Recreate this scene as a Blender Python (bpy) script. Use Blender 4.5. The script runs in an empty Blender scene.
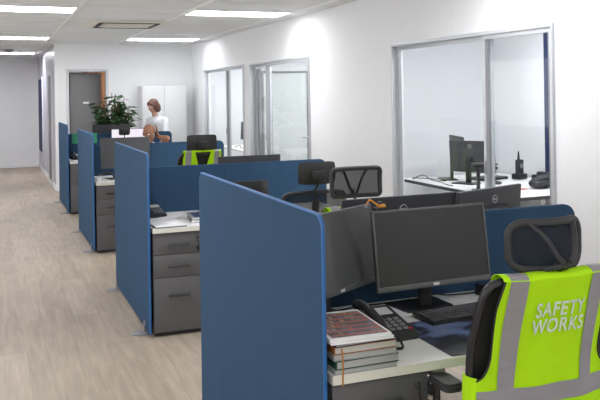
import bpy, bmesh, math, random
from mathutils import Vector, Matrix
from math import sin, cos, pi, radians as R
random.seed(4)
SC = bpy.context.scene
COL = SC.collection

# ------------------------------------------------------------------ materials
def new_mat(name):
    m = bpy.data.materials.new(name); m.use_nodes = True
    nt = m.node_tree; b = nt.nodes['Principled BSDF']
    return m, nt, b
def c4(c): return (c[0], c[1], c[2], 1)
def srgb(r, g, b):
    f = lambda v: (v/255/12.92) if v/255 <= .04045 else ((v/255+.055)/1.055)**2.4
    return (f(r), f(g), f(b))
def mat(name, col, rough=.6, metal=0, spec=.5, var=0, vscale=(20,20,20), bump=0, bscale=(60,60,60), alpha=1, emit=None, strength=0, trans=0, coat=0, sheen=0):
    m, nt, b = new_mat(name)
    b.inputs['Base Color'].default_value = c4(col)
    b.inputs['Roughness'].default_value = rough
    b.inputs['Metallic'].default_value = metal
    b.inputs['Specular IOR Level'].default_value = spec
    if coat: b.inputs['Coat Weight'].default_value = coat
    if sheen:
        b.inputs['Sheen Weight'].default_value = sheen
        b.inputs['Sheen Roughness'].default_value = .4
    if trans: b.inputs['Transmission Weight'].default_value = trans
    if alpha < 1: b.inputs['Alpha'].default_value = alpha
    if emit:
        b.inputs['Emission Color'].default_value = c4(emit)
        b.inputs['Emission Strength'].default_value = strength
    tc = nt.nodes.new('ShaderNodeTexCoord')
    def noise(scale, det=3):
        mp = nt.nodes.new('ShaderNodeMapping'); mp.inputs['Scale'].default_value = scale
        nz = nt.nodes.new('ShaderNodeTexNoise'); nz.inputs['Scale'].default_value = 1; nz.inputs['Detail'].default_value = det
        nt.links.new(tc.outputs['Object'], mp.inputs['Vector']); nt.links.new(mp.outputs['Vector'], nz.inputs['Vector'])
        return nz
    v = noise(vscale)
    rm = nt.nodes.new('ShaderNodeMapRange')
    rm.inputs['From Min'].default_value = .25; rm.inputs['From Max'].default_value = .75
    vv = max(var, .015)
    rm.inputs['To Min'].default_value = 1-vv; rm.inputs['To Max'].default_value = 1+vv
    nt.links.new(v.outputs['Fac'], rm.inputs['Value'])
    mx = nt.nodes.new('ShaderNodeVectorMath'); mx.operation = 'SCALE'
    mx.inputs[0].default_value = col
    nt.links.new(rm.outputs['Result'], mx.inputs['Scale']); nt.links.new(mx.outputs['Vector'], b.inputs['Base Color'])
    if bump:
        n2 = noise(bscale, 2)
        bp = nt.nodes.new('ShaderNodeBump'); bp.inputs['Strength'].default_value = bump; bp.inputs['Distance'].default_value = .002
        nt.links.new(n2.outputs['Fac'], bp.inputs['Height']); nt.links.new(bp.outputs['Normal'], b.inputs['Normal'])
    return m

M = {}
M['wall'] = mat('white_wall_paint', (.80,.81,.83), .75, spec=.25, bump=.08, bscale=(90,90,90))
M['ceiling'] = mat('ceiling_board', (.755,.765,.775), .9, spec=.15, var=.03, vscale=(.25,1.7,1), bump=.2, bscale=(200,200,200))
M['tbar'] = mat('white_ceiling_bar', (.90,.90,.90), .45)
M['base'] = mat('white_skirting_paint', (.82,.83,.85), .4)
M['alu'] = mat('brushed_aluminium', (.56,.58,.61), .42, metal=.35, var=.03, vscale=(4,4,80))
M['alu_dark'] = mat('grey_frame_gasket', (.30,.30,.32), .5)
M['panel'] = mat('blue_woven_fabric', (.034,.076,.142), .9, spec=.15, var=.09, vscale=(55,55,1.2), bump=.3, bscale=(350,350,350))
M['edging'] = mat('bright_blue_edging', (.020,.125,.36), .4, var=.02)
M['navy'] = mat('navy_board', (.012,.025,.10), .7)
M['white_lam'] = mat('white_desk_laminate', (.84,.84,.82), .38, spec=.5)
M['desk_edge'] = mat('cream_desk_edging', (.76,.75,.68), .45)
M['cab'] = mat('charcoal_metal', (.118,.116,.122), .5, spec=.4, var=.02)
M['cab_handle'] = mat('dark_grey_handle', (.055,.055,.06), .4)
M['chrome'] = mat('chrome', (.75,.75,.76), .18, metal=1)
M['black'] = mat('black_plastic', (.018,.018,.020), .38)
M['black_matte'] = mat('matt_black_plastic', (.030,.030,.033), .6, bump=.1)
M['black_gloss'] = mat('gloss_black_plastic', (.008,.008,.010), .12)
M['dark_grey'] = mat('dark_grey_plastic', (.062,.062,.068), .5)
M['mid_grey'] = mat('grey_plastic', (.23,.23,.25), .5)
M['light_grey'] = mat('light_grey_plastic', (.60,.61,.63), .45)
M['bezel'] = mat('silver_grey_bezel', (.11,.11,.115), .4, metal=.2)
M['screen'] = mat('switched_off_screen', (.004,.0042,.005), .30, spec=.5, coat=.35)
M['screen_reflection'] = mat('screen_painted_reflection', (.085,.085,.092), .55, spec=.5, coat=.5)  # grey base colour stands in for the pale wall reflected in the glass
M['screen_lit'] = mat('lit_screen', (.5,.5,.5), .5, emit=(.75,.66,.80), strength=.42)
M['leather'] = mat('black_leather', (.020,.020,.021), .42, bump=.3, bscale=(120,120,120))
M['cushion'] = mat('black_seat_fabric', (.022,.022,.025), .9, bump=.4, bscale=(300,300,300))
M['lime'] = mat('lime_hi_vis_cloth', (.44,.80,.008), .8, spec=.2, var=.05, vscale=(6,6,4), bump=.3, bscale=(40,40,8))
M['reflective'] = mat('grey_reflective_tape', (.30,.29,.31), .45, metal=.1, var=.05, vscale=(15,15,60))
M['lettering'] = mat('silver_lettering', (.66,.74,.62), .45)
M['paper'] = mat('white_paper', (.84,.84,.86), .8, spec=.2)
M['pages'] = mat('book_pages', (.52,.51,.48), .8, var=.2, vscale=(2,2,500))
M['pages_grey'] = mat('grey_book_pages', (.42,.43,.43), .8, var=.2, vscale=(2,2,500))
M['brown'] = mat('tan_leather_cover', (.36,.13,.035), .5)
M['green_cover'] = mat('dark_green_cover', (.02,.09,.055), .5)
M['grey_cover'] = mat('grey_cover', (.33,.34,.36), .5)
M['blue_cover'] = mat('dark_blue_cover', (.02,.035,.09), .5)
M['dark_print'] = mat('dark_printed_paper', (.075,.08,.085), .35, var=.3, vscale=(50,50,50))
M['print_red'] = mat('red_print', (.50,.06,.05), .35)
M['print_pale'] = mat('pale_print', (.34,.36,.35), .35)
M['print_blue'] = mat('blue_print', (.12,.18,.27), .35)
M['print_yellow'] = mat('yellow_print', (.42,.35,.10), .35)
M['ribbon'] = mat('orange_ribbon', (.50,.21,.035), .6)
M['red'] = mat('red_plastic', (.6,.03,.03), .5)
M['orange'] = mat('orange_plastic', (.85,.33,.03), .4)
M['green_cloth'] = mat('green_cloth', (.06,.38,.21), .8)
M['leaf'] = mat('green_leaf', (.045,.12,.042), .45, var=.4, vscale=(9,9,9))
M['stem'] = mat('brown_stem', (.12,.09,.05), .8)
M['soil'] = mat('dark_soil', (.03,.02,.015), .95)
M['pot'] = mat('dark_pot', (.05,.05,.055), .5)
M['door'] = mat('grey_door_paint', (.20,.195,.20), .55)
M['cupboard'] = mat('white_cupboard', (.60,.61,.62), .4)
M['ac'] = mat('cream_ac_plastic', (.70,.68,.60), .5)
M['skin_fair'] = mat('fair_skin', (.55,.30,.22), .55)
M['skin_tan'] = mat('brown_skin', (.28,.125,.07), .5)
M['shirt'] = mat('white_shirt', (.62,.63,.67), .85, bump=.5, bscale=(14,14,9))
M['trousers'] = mat('dark_trousers', (.03,.03,.04), .85)
M['hair'] = mat('auburn_hair', (.105,.045,.030), .55, var=.3, vscale=(60,60,6))
M['stubble'] = mat('cropped_hair', (.10,.05,.03), .7)
M['lavender'] = mat('lavender_grey_partition', (.46,.45,.53), .3, spec=.6)
M['cream'] = mat('painted_warm_light', (.75,.40,.22), .8)  # warm light from beyond the door, put into the colour
M['frosted'] = mat('frosted_glass', (.62,.66,.66), .35, spec=.6)

def glass_mat(name, tint, refl):
    m = bpy.data.materials.new(name); m.use_nodes = True; nt = m.node_tree; nt.nodes.clear()
    out = nt.nodes.new('ShaderNodeOutputMaterial'); t = nt.nodes.new('ShaderNodeBsdfTransparent'); t.inputs['Color'].default_value = c4(tint)
    g = nt.nodes.new('ShaderNodeBsdfGlossy'); g.inputs['Roughness'].default_value = .03; g.inputs['Color'].default_value = (.9,.95,.95,1)
    lw = nt.nodes.new('ShaderNodeLayerWeight'); lw.inputs['Blend'].default_value = .5
    pw = nt.nodes.new('ShaderNodeMath'); pw.operation = 'POWER'; pw.inputs[1].default_value = 4
    mu = nt.nodes.new('ShaderNodeMath'); mu.operation = 'MULTIPLY_ADD'; mu.inputs[1].default_value = .35; mu.inputs[2].default_value = .007*refl
    mx = nt.nodes.new('ShaderNodeMixShader')
    nt.links.new(lw.outputs['Facing'], pw.inputs[0]); nt.links.new(pw.outputs[0], mu.inputs[0]); nt.links.new(mu.outputs[0], mx.inputs[0])
    nt.links.new(t.outputs[0], mx.inputs[1]); nt.links.new(g.outputs[0], mx.inputs[2]); nt.links.new(mx.outputs[0], out.inputs[0])
    return m
M['glass'] = glass_mat('clear_glass', (.975,.985,.985), 1.2)

def mesh_fabric(name, col, opacity):
    m = bpy.data.materials.new(name); m.use_nodes = True; nt = m.node_tree; b = nt.nodes['Principled BSDF']
    b.inputs['Base Color'].default_value = c4(col); b.inputs['Roughness'].default_value = .7
    tc = nt.nodes.new('ShaderNodeTexCoord'); mp = nt.nodes.new('ShaderNodeMapping'); mp.inputs['Scale'].default_value = (600,600,600)
    ck = nt.nodes.new('ShaderNodeTexNoise'); ck.inputs['Scale'].default_value = 1
    nt.links.new(tc.outputs['Object'], mp.inputs['Vector']); nt.links.new(mp.outputs['Vector'], ck.inputs['Vector'])
    rm = nt.nodes.new('ShaderNodeMapRange'); rm.inputs['To Min'].default_value = opacity-.04; rm.inputs['To Max'].default_value = opacity+.04
    nt.links.new(ck.outputs['Fac'], rm.inputs['Value']); nt.links.new(rm.outputs['Result'], b.inputs['Alpha'])
    return m
M['mesh'] = mesh_fabric('black_chair_mesh', (.008,.008,.010), .60)

def floor_mat():
    m, nt, b = new_mat('oak_vinyl_planks')
    tc = nt.nodes.new('ShaderNodeTexCoord'); mp = nt.nodes.new('ShaderNodeMapping'); mp.inputs['Rotation'].default_value = (0,0,pi/2)
    br = nt.nodes.new('ShaderNodeTexBrick'); br.offset = .37; br.inputs['Scale'].default_value = 1
    br.inputs['Brick Width'].default_value = 1.22; br.inputs['Row Height'].default_value = .18; br.inputs['Mortar Size'].default_value = .0012
    br.inputs['Color1'].default_value = (.345,.285,.225,1); br.inputs['Color2'].default_value = (.41,.345,.28,1); br.inputs['Mortar'].default_value = (.33,.27,.21,1)
    nt.links.new(tc.outputs['Object'], mp.inputs['Vector']); nt.links.new(mp.outputs['Vector'], br.inputs['Vector'])
    def nz(scale, det, lo, hi):
        a = nt.nodes.new('ShaderNodeMapping'); a.inputs['Scale'].default_value = scale
        n = nt.nodes.new('ShaderNodeTexNoise'); n.inputs['Scale'].default_value = 1; n.inputs['Detail'].default_value = det; n.inputs['Distortion'].default_value = .6
        r = nt.nodes.new('ShaderNodeMapRange'); r.inputs['From Min'].default_value = .3; r.inputs['From Max'].default_value = .7
        r.inputs['To Min'].default_value = lo; r.inputs['To Max'].default_value = hi
        nt.links.new(tc.outputs['Object'], a.inputs['Vector']); nt.links.new(a.outputs['Vector'], n.inputs['Vector']); nt.links.new(n.outputs['Fac'], r.inputs['Value'])
        return r
    g = nz((34,2.2,1), 5, .86, 1.12); k = nz((9,2.2,1), 4, .91, 1.09)
    m1 = nt.nodes.new('ShaderNodeMath'); m1.operation = 'MULTIPLY'
    nt.links.new(g.outputs[0], m1.inputs[0]); nt.links.new(k.outputs[0], m1.inputs[1])
    vm = nt.nodes.new('ShaderNodeVectorMath'); vm.operation = 'SCALE'
    nt.links.new(br.outputs['Color'], vm.inputs[0]); nt.links.new(m1.outputs[0], vm.inputs['Scale']); nt.links.new(vm.outputs['Vector'], b.inputs['Base Color'])
    b.inputs['Roughness'].default_value = .5; b.inputs['Specular IOR Level'].default_value = .35
    return m
M['floor'] = floor_mat()

def map_mat():
    m, nt, b = new_mat('printed_desk_mat')
    tc = nt.nodes.new('ShaderNodeTexCoord'); mp = nt.nodes.new('ShaderNodeMapping'); mp.inputs['Scale'].default_value = (7,9,1); mp.inputs['Location'].default_value = (.4,.1,0)
    n = nt.nodes.new('ShaderNodeTexNoise'); n.inputs['Scale'].default_value = 1; n.inputs['Detail'].default_value = 6
    cr = nt.nodes.new('ShaderNodeValToRGB'); e = cr.color_ramp.elements
    e[0].position = .42; e[0].color = (.018,.020,.026,1); e[1].position = .50; e[1].color = (.10,.15,.32,1)
    x = cr.color_ramp.elements.new(.66); x.color = (.20,.24,.34,1)
    sp = nt.nodes.new('ShaderNodeSeparateXYZ'); rg = nt.nodes.new('ShaderNodeMapRange')
    rg.inputs['From Min'].default_value = .12; rg.inputs['From Max'].default_value = .2
    mx = nt.nodes.new('ShaderNodeMix'); mx.data_type = 'RGBA'; mx.inputs['A'].default_value = (.018,.020,.026,1)
    nt.links.new(tc.outputs['Object'], sp.inputs[0]); nt.links.new(sp.outputs['Y'], rg.inputs['Value'])
    nt.links.new(tc.outputs['Object'], mp.inputs[0]); nt.links.new(mp.outputs[0], n.inputs['Vector']); nt.links.new(n.outputs['Fac'], cr.inputs[0])
    nt.links.new(cr.outputs[0], mx.inputs['B']); nt.links.new(rg.outputs[0], mx.inputs['Factor']); nt.links.new(mx.outputs['Result'], b.inputs['Base Color'])
    b.inputs['Roughness'].default_value = .5
    return m
M['map'] = map_mat()

def cover_mat():
    m, nt, b = new_mat('printed_catalogue_cover'); N = nt.nodes.new; L = nt.links.new
    def math_(op, a, b_=None):
        n = N('ShaderNodeMath'); n.operation = op
        for i, v in enumerate((a, b_)):
            if v is None: continue
            if isinstance(v, (int, float)): n.inputs[i].default_value = v
            else: L(v, n.inputs[i])
        return n.outputs[0]
    tc = N('ShaderNodeTexCoord'); sp = N('ShaderNodeSeparateXYZ'); L(tc.outputs['Object'], sp.inputs[0])
    yr = math_('MULTIPLY', math_('ADD', sp.outputs['Y'], .2), 23); row = math_('FLOOR', yr); fy = math_('FRACT', yr)
    xc = math_('ADD', math_('MULTIPLY', math_('ADD', sp.outputs['X'], .2), 52), math_('MULTIPLY', row, .37)); col = math_('FLOOR', xc); fx = math_('FRACT', xc)
    cb = N('ShaderNodeCombineXYZ'); L(col, cb.inputs[0]); L(row, cb.inputs[1])
    wn = N('ShaderNodeTexWhiteNoise'); wn.noise_dimensions = '2D'; L(cb.outputs[0], wn.inputs['Vector'])
    cr = N('ShaderNodeValToRGB'); cr.color_ramp.interpolation = 'CONSTANT'; e = cr.color_ramp.elements
    e[0].position = 0; e[0].color = (.05,.055,.06,1); e[1].position = .35; e[1].color = (.26,.30,.28,1)
    for p, c in ((.52,(.10,.16,.24,1)),(.66,(.36,.30,.10,1)),(.76,(.40,.07,.05,1)),(.86,(.16,.19,.12,1))):
        q = cr.color_ramp.elements.new(p); q.color = c
    L(wn.outputs['Value'], cr.inputs[0])
    tile = math_('MULTIPLY', math_('LESS_THAN', fy, .55), math_('LESS_THAN', fx, .74))
    red = math_('GREATER_THAN', fy, .74)
    m1 = N('ShaderNodeMix'); m1.data_type = 'RGBA'; m1.inputs['A'].default_value = (.07,.075,.08,1); L(tile, m1.inputs['Factor']); L(cr.outputs[0], m1.inputs['B'])
    m2 = N('ShaderNodeMix'); m2.data_type = 'RGBA'; L(red, m2.inputs['Factor']); L(m1.outputs['Result'], m2.inputs['A']); m2.inputs['B'].default_value = (.55,.07,.05,1)
    L(m2.outputs['Result'], b.inputs['Base Color']); b.inputs['Roughness'].default_value = .3
    return m
M['catalogue'] = cover_mat()

# ------------------------------------------------------------------ mesh helpers
def V(*a): return Vector(a)
class MB:
    def __init__(s): s.bm = bmesh.new()
    def _add(s, tmp, mtx=None):
        if mtx is not None: tmp.transform(mtx)
        me = bpy.data.meshes.new('t'); tmp.to_mesh(me); tmp.free(); s.bm.from_mesh(me); bpy.data.meshes.remove(me); return s
    def box(s, x0, x1, y0, y1, z0, z1, bev=0, mtx=None, seg=2):
        t = bmesh.new(); bmesh.ops.create_cube(t, size=1)
        t.transform(Matrix.Translation(((x0+x1)/2,(y0+y1)/2,(z0+z1)/2)) @ Matrix.Diagonal((abs(x1-x0),abs(y1-y0),abs(z1-z0),1)))
        if bev: bmesh.ops.bevel(t, geom=t.edges[:], offset=bev, segments=seg, affect='EDGES', profile=.5)
        return s._add(t, mtx)
    def cyl(s, p, q, r, r2=None, seg=16):
        p = Vector(p); q = Vector(q); d = q-p; r2 = r if r2 is None else r2
        t = bmesh.new(); bmesh.ops.create_cone(t, cap_ends=True, segments=seg, radius1=r, radius2=r2, depth=d.length)
        return s._add(t, Matrix.Translation((p+q)/2) @ d.to_track_quat('Z','Y').to_matrix().to_4x4())
    def ball(s, c, r, seg=16, mtx=None):
        t = bmesh.new(); bmesh.ops.create_uvsphere(t, u_segments=seg, v_segments=seg//2+2, radius=1)
        rr = (r,r,r) if isinstance(r,(int,float)) else r
        mm = Matrix.Translation(Vector(c)) @ (mtx or Matrix()) @ Matrix.Diagonal((*rr,1))
        return s._add(t, mm)
    def cap(s, p, q, r1, r2=None):
        r2 = r1 if r2 is None else r2
        t = bmesh.new()
        for c, r in ((p,r1),(q,r2)):
            bmesh.ops.create_icosphere(t, subdivisions=2, radius=r, matrix=Matrix.Translation(Vector(c)))
        bmesh.ops.convex_hull(t, input=t.verts[:])
        loose = [v for v in t.verts if not v.link_faces]
        bmesh.ops.delete(t, geom=loose, context='VERTS')
        return s._add(t)
    def tube(s, pts, r, seg=8, closed=False, smooth=1):
        pts = [Vector(p) for p in pts]
        for _ in range(smooth):
            n = []
            L = len(pts)
            for i in range(L if closed else L-1):
                a, b = pts[i], pts[(i+1) % L]
                n += [a*.75+b*.25, a*.25+b*.75]
            if not closed: n = [pts[0]]+n+[pts[-1]]
            pts = n
        L = len(pts); t = bmesh.new(); rings = []
        up = None
        for i, p in enumerate(pts):
            d = (pts[(i+1)%L]-pts[i-1]) if closed else (pts[min(i+1,L-1)]-pts[max(i-1,0)])
            if d.length < 1e-9: d = Vector((0,0,1))
            d.normalize()
            if up is None:
                up = Vector((0,0,1)) if abs(d.z) < .9 else Vector((1,0,0))
            u = (up - d*up.dot(d)); u.normalize(); w = d.cross(u); up = u
            rr = r if isinstance(r,(int,float)) else r[0]
            r2 = r if isinstance(r,(int,float)) else r[1]
            rings.append([t.verts.new(p+u*cos(a)*rr+w*sin(a)*r2) for a in [2*pi*k/seg for k in range(seg)]])
        for i in range(L if closed else L-1):
            A, B = rings[i], rings[(i+1)%L]
            for k in range(seg): t.faces.new((A[k],A[(k+1)%seg],B[(k+1)%seg],B[k]))
        if not closed: t.faces.new(rings[0][::-1]); t.faces.new(rings[-1])
        bmesh.ops.recalc_face_normals(t, faces=t.faces[:])
        return s._add(t)
    def prism(s, poly, z0, z1, mtx=None, bev=0):
        """polygon in XY extruded along Z, optional matrix"""
        t = bmesh.new(); a = [t.verts.new((x,y,z0)) for x,y in poly]; b = [t.verts.new((x,y,z1)) for x,y in poly]
        n = len(poly)
        t.faces.new(a[::-1]); t.faces.new(b)
        for i in range(n): t.faces.new((a[i],a[(i+1)%n],b[(i+1)%n],b[i]))
        bmesh.ops.recalc_face_normals(t, faces=t.faces[:])
        if bev:
            ed = [e for e in t.edges if abs(e.verts[0].co.z-e.verts[1].co.z) < 1e-7]
            bmesh.ops.bevel(t, geom=ed, offset=bev, segments=2, affect='EDGES')
        return s._add(t, mtx)
    def lathe(s, prof, c=(0,0,0), seg=24):
        t = bmesh.new(); rings = [[t.verts.new((r*cos(2*pi*k/seg), r*sin(2*pi*k/seg), z)) for k in range(seg)] for r, z in prof]
        for A, B in zip(rings, rings[1:]):
            for k in range(seg): t.faces.new((A[k],A[(k+1)%seg],B[(k+1)%seg],B[k]))
        t.faces.new(rings[0][::-1]); t.faces.new(rings[-1])
        bmesh.ops.recalc_face_normals(t, faces=t.faces[:])
        return s._add(t, Matrix.Translation(Vector(c)))
    def grid(s, f, nu, nv, thick=0):
        """f(u,v)->point, u,v in 0..1; thick>0 gives a closed solid sheet"""
        t = bmesh.new()
        P = [[t.verts.new(f(i/nu, j/nv)) for j in range(nv+1)] for i in range(nu+1)]
        for i in range(nu):
            for j in range(nv): t.faces.new((P[i][j],P[i+1][j],P[i+1][j+1],P[i][j+1]))
        if thick:
            bmesh.ops.recalc_face_normals(t, faces=t.faces[:])
            bmesh.ops.solidify(t, geom=t.faces[:], thickness=thick)
        return s._add(t)
    def xf(s, m): s.bm.transform(m); return s
    def build(s, name, material, parent=None, smooth=True, loc=None):
        me = bpy.data.meshes.new(name); s.bm.to_mesh(me); s.bm.free()
        me.materials.append(M[material] if isinstance(material, str) else material)
        if smooth:
            me.shade_smooth()
            me.set_sharp_from_angle(angle=R(35))
        o = bpy.data.objects.new(name, me); COL.objects.link(o)
        if parent: o.parent = parent
        if loc: o.location = loc
        return o

def tag(o, label, cat, group=None):
    o['label'] = label; o['category'] = cat
    if group: o['group'] = group
    return o
def thing(name, label, cat, loc=(0,0,0), rz=0, group=None):
    o = bpy.data.objects.new(name, None); COL.objects.link(o)
    o.location = loc; o.rotation_euler = (0,0,rz); o.empty_display_size = .1
    return tag(o, label, cat, group)
def struct(o): o['kind'] = 'structure'; return o
def rrect(x0, x1, y0, y1, r, seg=6, corners=(1,1,1,1)):
    """rounded rectangle polygon; corners order: (x0,y0),(x1,y0),(x1,y1),(x0,y1)"""
    out = []
    for (cx, cy, a0, on) in ((x0+r,y0+r,pi,corners[0]),(x1-r,y0+r,1.5*pi,corners[1]),(x1-r,y1-r,0,corners[2]),(x0+r,y1-r,.5*pi,corners[3])):
        if on:
            for k in range(seg+1):
                a = a0+k*pi/2/seg; out.append((cx+r*cos(a), cy+r*sin(a)))
        else:
            sx = -1 if cx == x0+r else 1; sy = -1 if cy == y0+r else 1
            out.append((cx+sx*r, cy+sy*r))
    return out
MXZ = Matrix(((1,0,0,0),(0,0,-1,0),(0,1,0,0),(0,0,0,1)))     # XY polygon -> XZ plane, extrude along -Y
MYZ = Matrix(((0,0,1,0),(1,0,0,0),(0,1,0,0),(0,0,0,1)))      # XY polygon -> YZ plane, extrude along X
def text_mesh(name, txt, size, material, parent, mtx, depth=.0006, warp=None, shear=0, align='CENTER', spacing=1, bold=0):
    cu = bpy.data.curves.new(name, 'FONT'); cu.body = txt; cu.size = size; cu.extrude = depth; cu.align_x = align; cu.space_character = spacing; cu.shear = shear; cu.offset = bold
    to = bpy.data.objects.new('tmp', cu); COL.objects.link(to)
    dg = bpy.context.evaluated_depsgraph_get(); me = bpy.data.meshes.new_from_object(to.evaluated_get(dg))
    bpy.data.objects.remove(to); bpy.data.curves.remove(cu)
    me.name = name
    if warp:
        bm = bmesh.new(); bm.from_mesh(me)
        bmesh.ops.triangulate(bm, faces=bm.faces[:])
        for v in bm.verts: v.co = warp(v.co)
        bm.to_mesh(me); bm.free()
    else: me.transform(mtx)
    me.materials.clear(); me.materials.append(M[material])
    o = bpy.data.objects.new(name, me); COL.objects.link(o); o.parent = parent
    return o

# ------------------------------------------------------------------ dimensions (metres); camera stands at X=0, Y=0
XA, XW, ZC, YB = .953, 3.437, 2.55, 14.34      # aisle side of the bays, window wall, ceiling, back wall
XL, YN, YC = -2.4, -3.6, 19.6                  # left wall, wall behind the camera, end of the corridor
ROWS = (2.29, 5.29, 8.40, 11.35)

# ------------------------------------------------------------------ shell
struct(MB().box(XL-.1, 5.3, YN-.1, YC+.1, -.1, 0).build('floor', 'floor'))
struct(MB().box(XL-.1, 5.3, YN-.1, YC+.1, ZC, ZC+.1).build('ceiling', 'ceiling'))
w = MB(); yy0 = YN-.1
for (a, b) in ((-2.2,.2),(1.2,3.6),(4.6,7.0),(8.0,10.4),(11.4,13.6)):  # window openings added in the unseen left wall to let daylight in
    w.box(XL-.1, XL, yy0, a, 0, ZC).box(XL-.1, XL, a, b, 0, .95).box(XL-.1, XL, a, b, 2.2, ZC); yy0 = b
w.box(XL-.1, XL, yy0, YC+.1, 0, ZC); struct(w.build('wall_left', 'wall'))
struct(MB().box(XL, 5.3, YN-.1, YN, 0, ZC).build('wall_front', 'wall'))
WIN = ((11.11, 13.43, 12.03), (8.53, 10.79, 10.08), (4.24, 6.487, 5.02))   # y0, y1, y of the middle stile
ZT = 2.065
w = MB(); y = YN
for (a, b, mid) in sorted(WIN):
    w.box(XW, XW+.1, y, a, 0, ZC); w.box(XW, XW+.1, a, b, ZT, ZC); y = b
w.box(XW, XW+.1, y, YB, 0, ZC)
struct(w.build('wall_right', 'wall'))
# back wall with a doorway
DX0, DX1, DZ = 1.235, 1.885, 2.075
w = MB().box(1.01, DX0, YB, YB+.1, 0, ZC).box(DX0, DX1, YB, YB+.1, DZ, ZC).box(DX1, 5.3, YB, YB+.1, 0, ZC)
struct(w.build('wall_back', 'wall'))
struct(MB().box(XL, 1.1, YC, YC+.1, 0, ZC).build('wall_corridor_end', 'wall'))
struct(MB().box(1.01, 1.07, YB+.1, YC, 0, ZC).build('wall_corridor_side', 'lavender'))
# pier at the near end of the window wall
struct(MB().box(XW-.06, XW, YN, 4.07, 0, ZC, .004).build('trim_1', 'wall'))
# ceiling bars
t = MB()
x = .848-1.18*2
while x < 5.0:
    t.box(x-.015, x+.015, YN, YC, ZC-.006, ZC+.002); x += 1.18
struct(t.build('trim_2', 'tbar', smooth=False))
t = MB(); yy = -3.06
while yy < YC:
    t.box(XL, XW, yy-.010, yy+.010, ZC-.003, ZC+.002); yy += .6
struct(t.build('trim_3', 'ceiling', smooth=False))
# skirting
struct(MB().box(XL, 1.01, YC-.015, YC, 0, .09, .003).build('baseboard_corridor_end', 'base'))
struct(MB().box(0.995, 1.01, YB+.05, YC-.015, 0, .09, .003).build('baseboard_corridor_side', 'base'))
struct(MB().box(0.995, DX0-.04, YB-.015, YB, 0, .09, .003).box(DX1+.04, XW, YB-.015, YB, 0, .09, .003).build('baseboard_back', 'base'))
t = MB(); y = 4.07
for (a, b, mid) in sorted(WIN): t.box(XW-.015, XW, y, a-.002, 0, .09, .003); y = b+.002
t.box(XW-.015, XW, y, YB-.016, 0, .09, .003)
struct(t.build('baseboard_right', 'base'))
# corridor side: light frame of a second door and a dark glazed strip
t = MB().box(0.985, 1.01, 14.95, 15.03, .0, 2.10, .003).box(0.985, 1.01, 15.85, 15.93, 0, 2.10, .003).box(0.985, 1.01, 15.03, 15.85, 2.03, 2.10, .003)
o = struct(t.build('door_2', 'light_grey'))
MB().box(0.997, 1.007, 15.035, 15.845, .01, 2.025, .002).build('door_leaf', 'door', o)
MB().cyl((0.995,15.12,1.05),(.96,15.12,1.05),.01).cyl((.965,15.12,1.05),(.965,15.24,1.05),.009).build('door_handle', 'chrome', o)
struct(MB().box(0.995, 1.01, 17.95, 19.35, .42, 2.03, .003).build('window_4', 'navy'))
struct(MB().box(.99, 1.01, 17.9, 17.95, 0, 2.08, .003).box(.99, 1.01, 19.35, 19.40, 0, 2.08, .003).build('trim_4', 'light_grey'))

# door in the back wall, standing slightly open into a lobby
t = MB().box(DX0-.035, DX0+.01, YB-.02, YB+.11, 0, DZ+.035, .003).box(DX1-.01, DX1+.035, YB-.02, YB+.11, 0, DZ+.035, .003).box(DX0+.01, DX1-.01, YB-.02, YB+.11, DZ-.01, DZ+.035, .003)
d = struct(t.build('door_1', 'light_grey'))
ang = R(23)
lf = MB().box(.01, .62, -.02, .02, .01, 2.05, .003).build('door_leaf', 'door', d)
lf.location = (DX0+.015, YB+.085, 0); lf.rotation_euler = (0,0,ang)
MB().box(.26, .37, -.026, -.02, 1.50, 1.535, .001).build('name_plate', 'paper', lf)
MB().box(.55, .57, -.03, -.02, .95, 1.15, .002).cyl((.56,-.03,1.05),(.56,-.07,1.05),.009).cyl((.56,-.065,1.05),(.46,-.065,1.05),.009).build('door_handle', 'chrome', lf)
# lobby behind it
struct(MB().box(1.07, 3.0, 17.0, 17.1, 0, ZC).build('wall_lobby', 'wall'))
struct(MB().box(3.0, 3.1, YB+.1, 17.1, 0, ZC).build('wall_lobby_side', 'wall'))
tag(MB().grid(lambda u,v: (1.75+1.0*u, 16.8+.03*sin(u*60), .1+2.1*v), 60, 2, .004).build('backdrop', 'cream'), 'warm light painted on a curtain glimpsed through the gap beside the grey door', 'backdrop')  # orange sheet added to carry the painted warm light in the door gap

# ------------------------------------------------------------------ side offices behind the glazing
struct(MB().box(5.15, 5.25, 4.0, 7.5, 0, ZC).build('wall_office_3_back', 'wall'))
struct(MB().box(XW+.1, 5.25, 7.5, 7.6, 0, ZC).build('wall_office_3_side', 'wall'))
struct(MB().box(XW+.1, 5.25, 3.9, 4.0, 0, ZC).build('wall_office_3_front', 'wall'))
struct(MB().box(5.15, 5.25, 7.6, YB, 0, ZC).build('wall_office_2_back', 'wall'))
struct(MB().box(XW+.1, 5.15, 10.93, 11.03, 0, ZC).build('wall_office_2_side', 'wall'))

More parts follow.
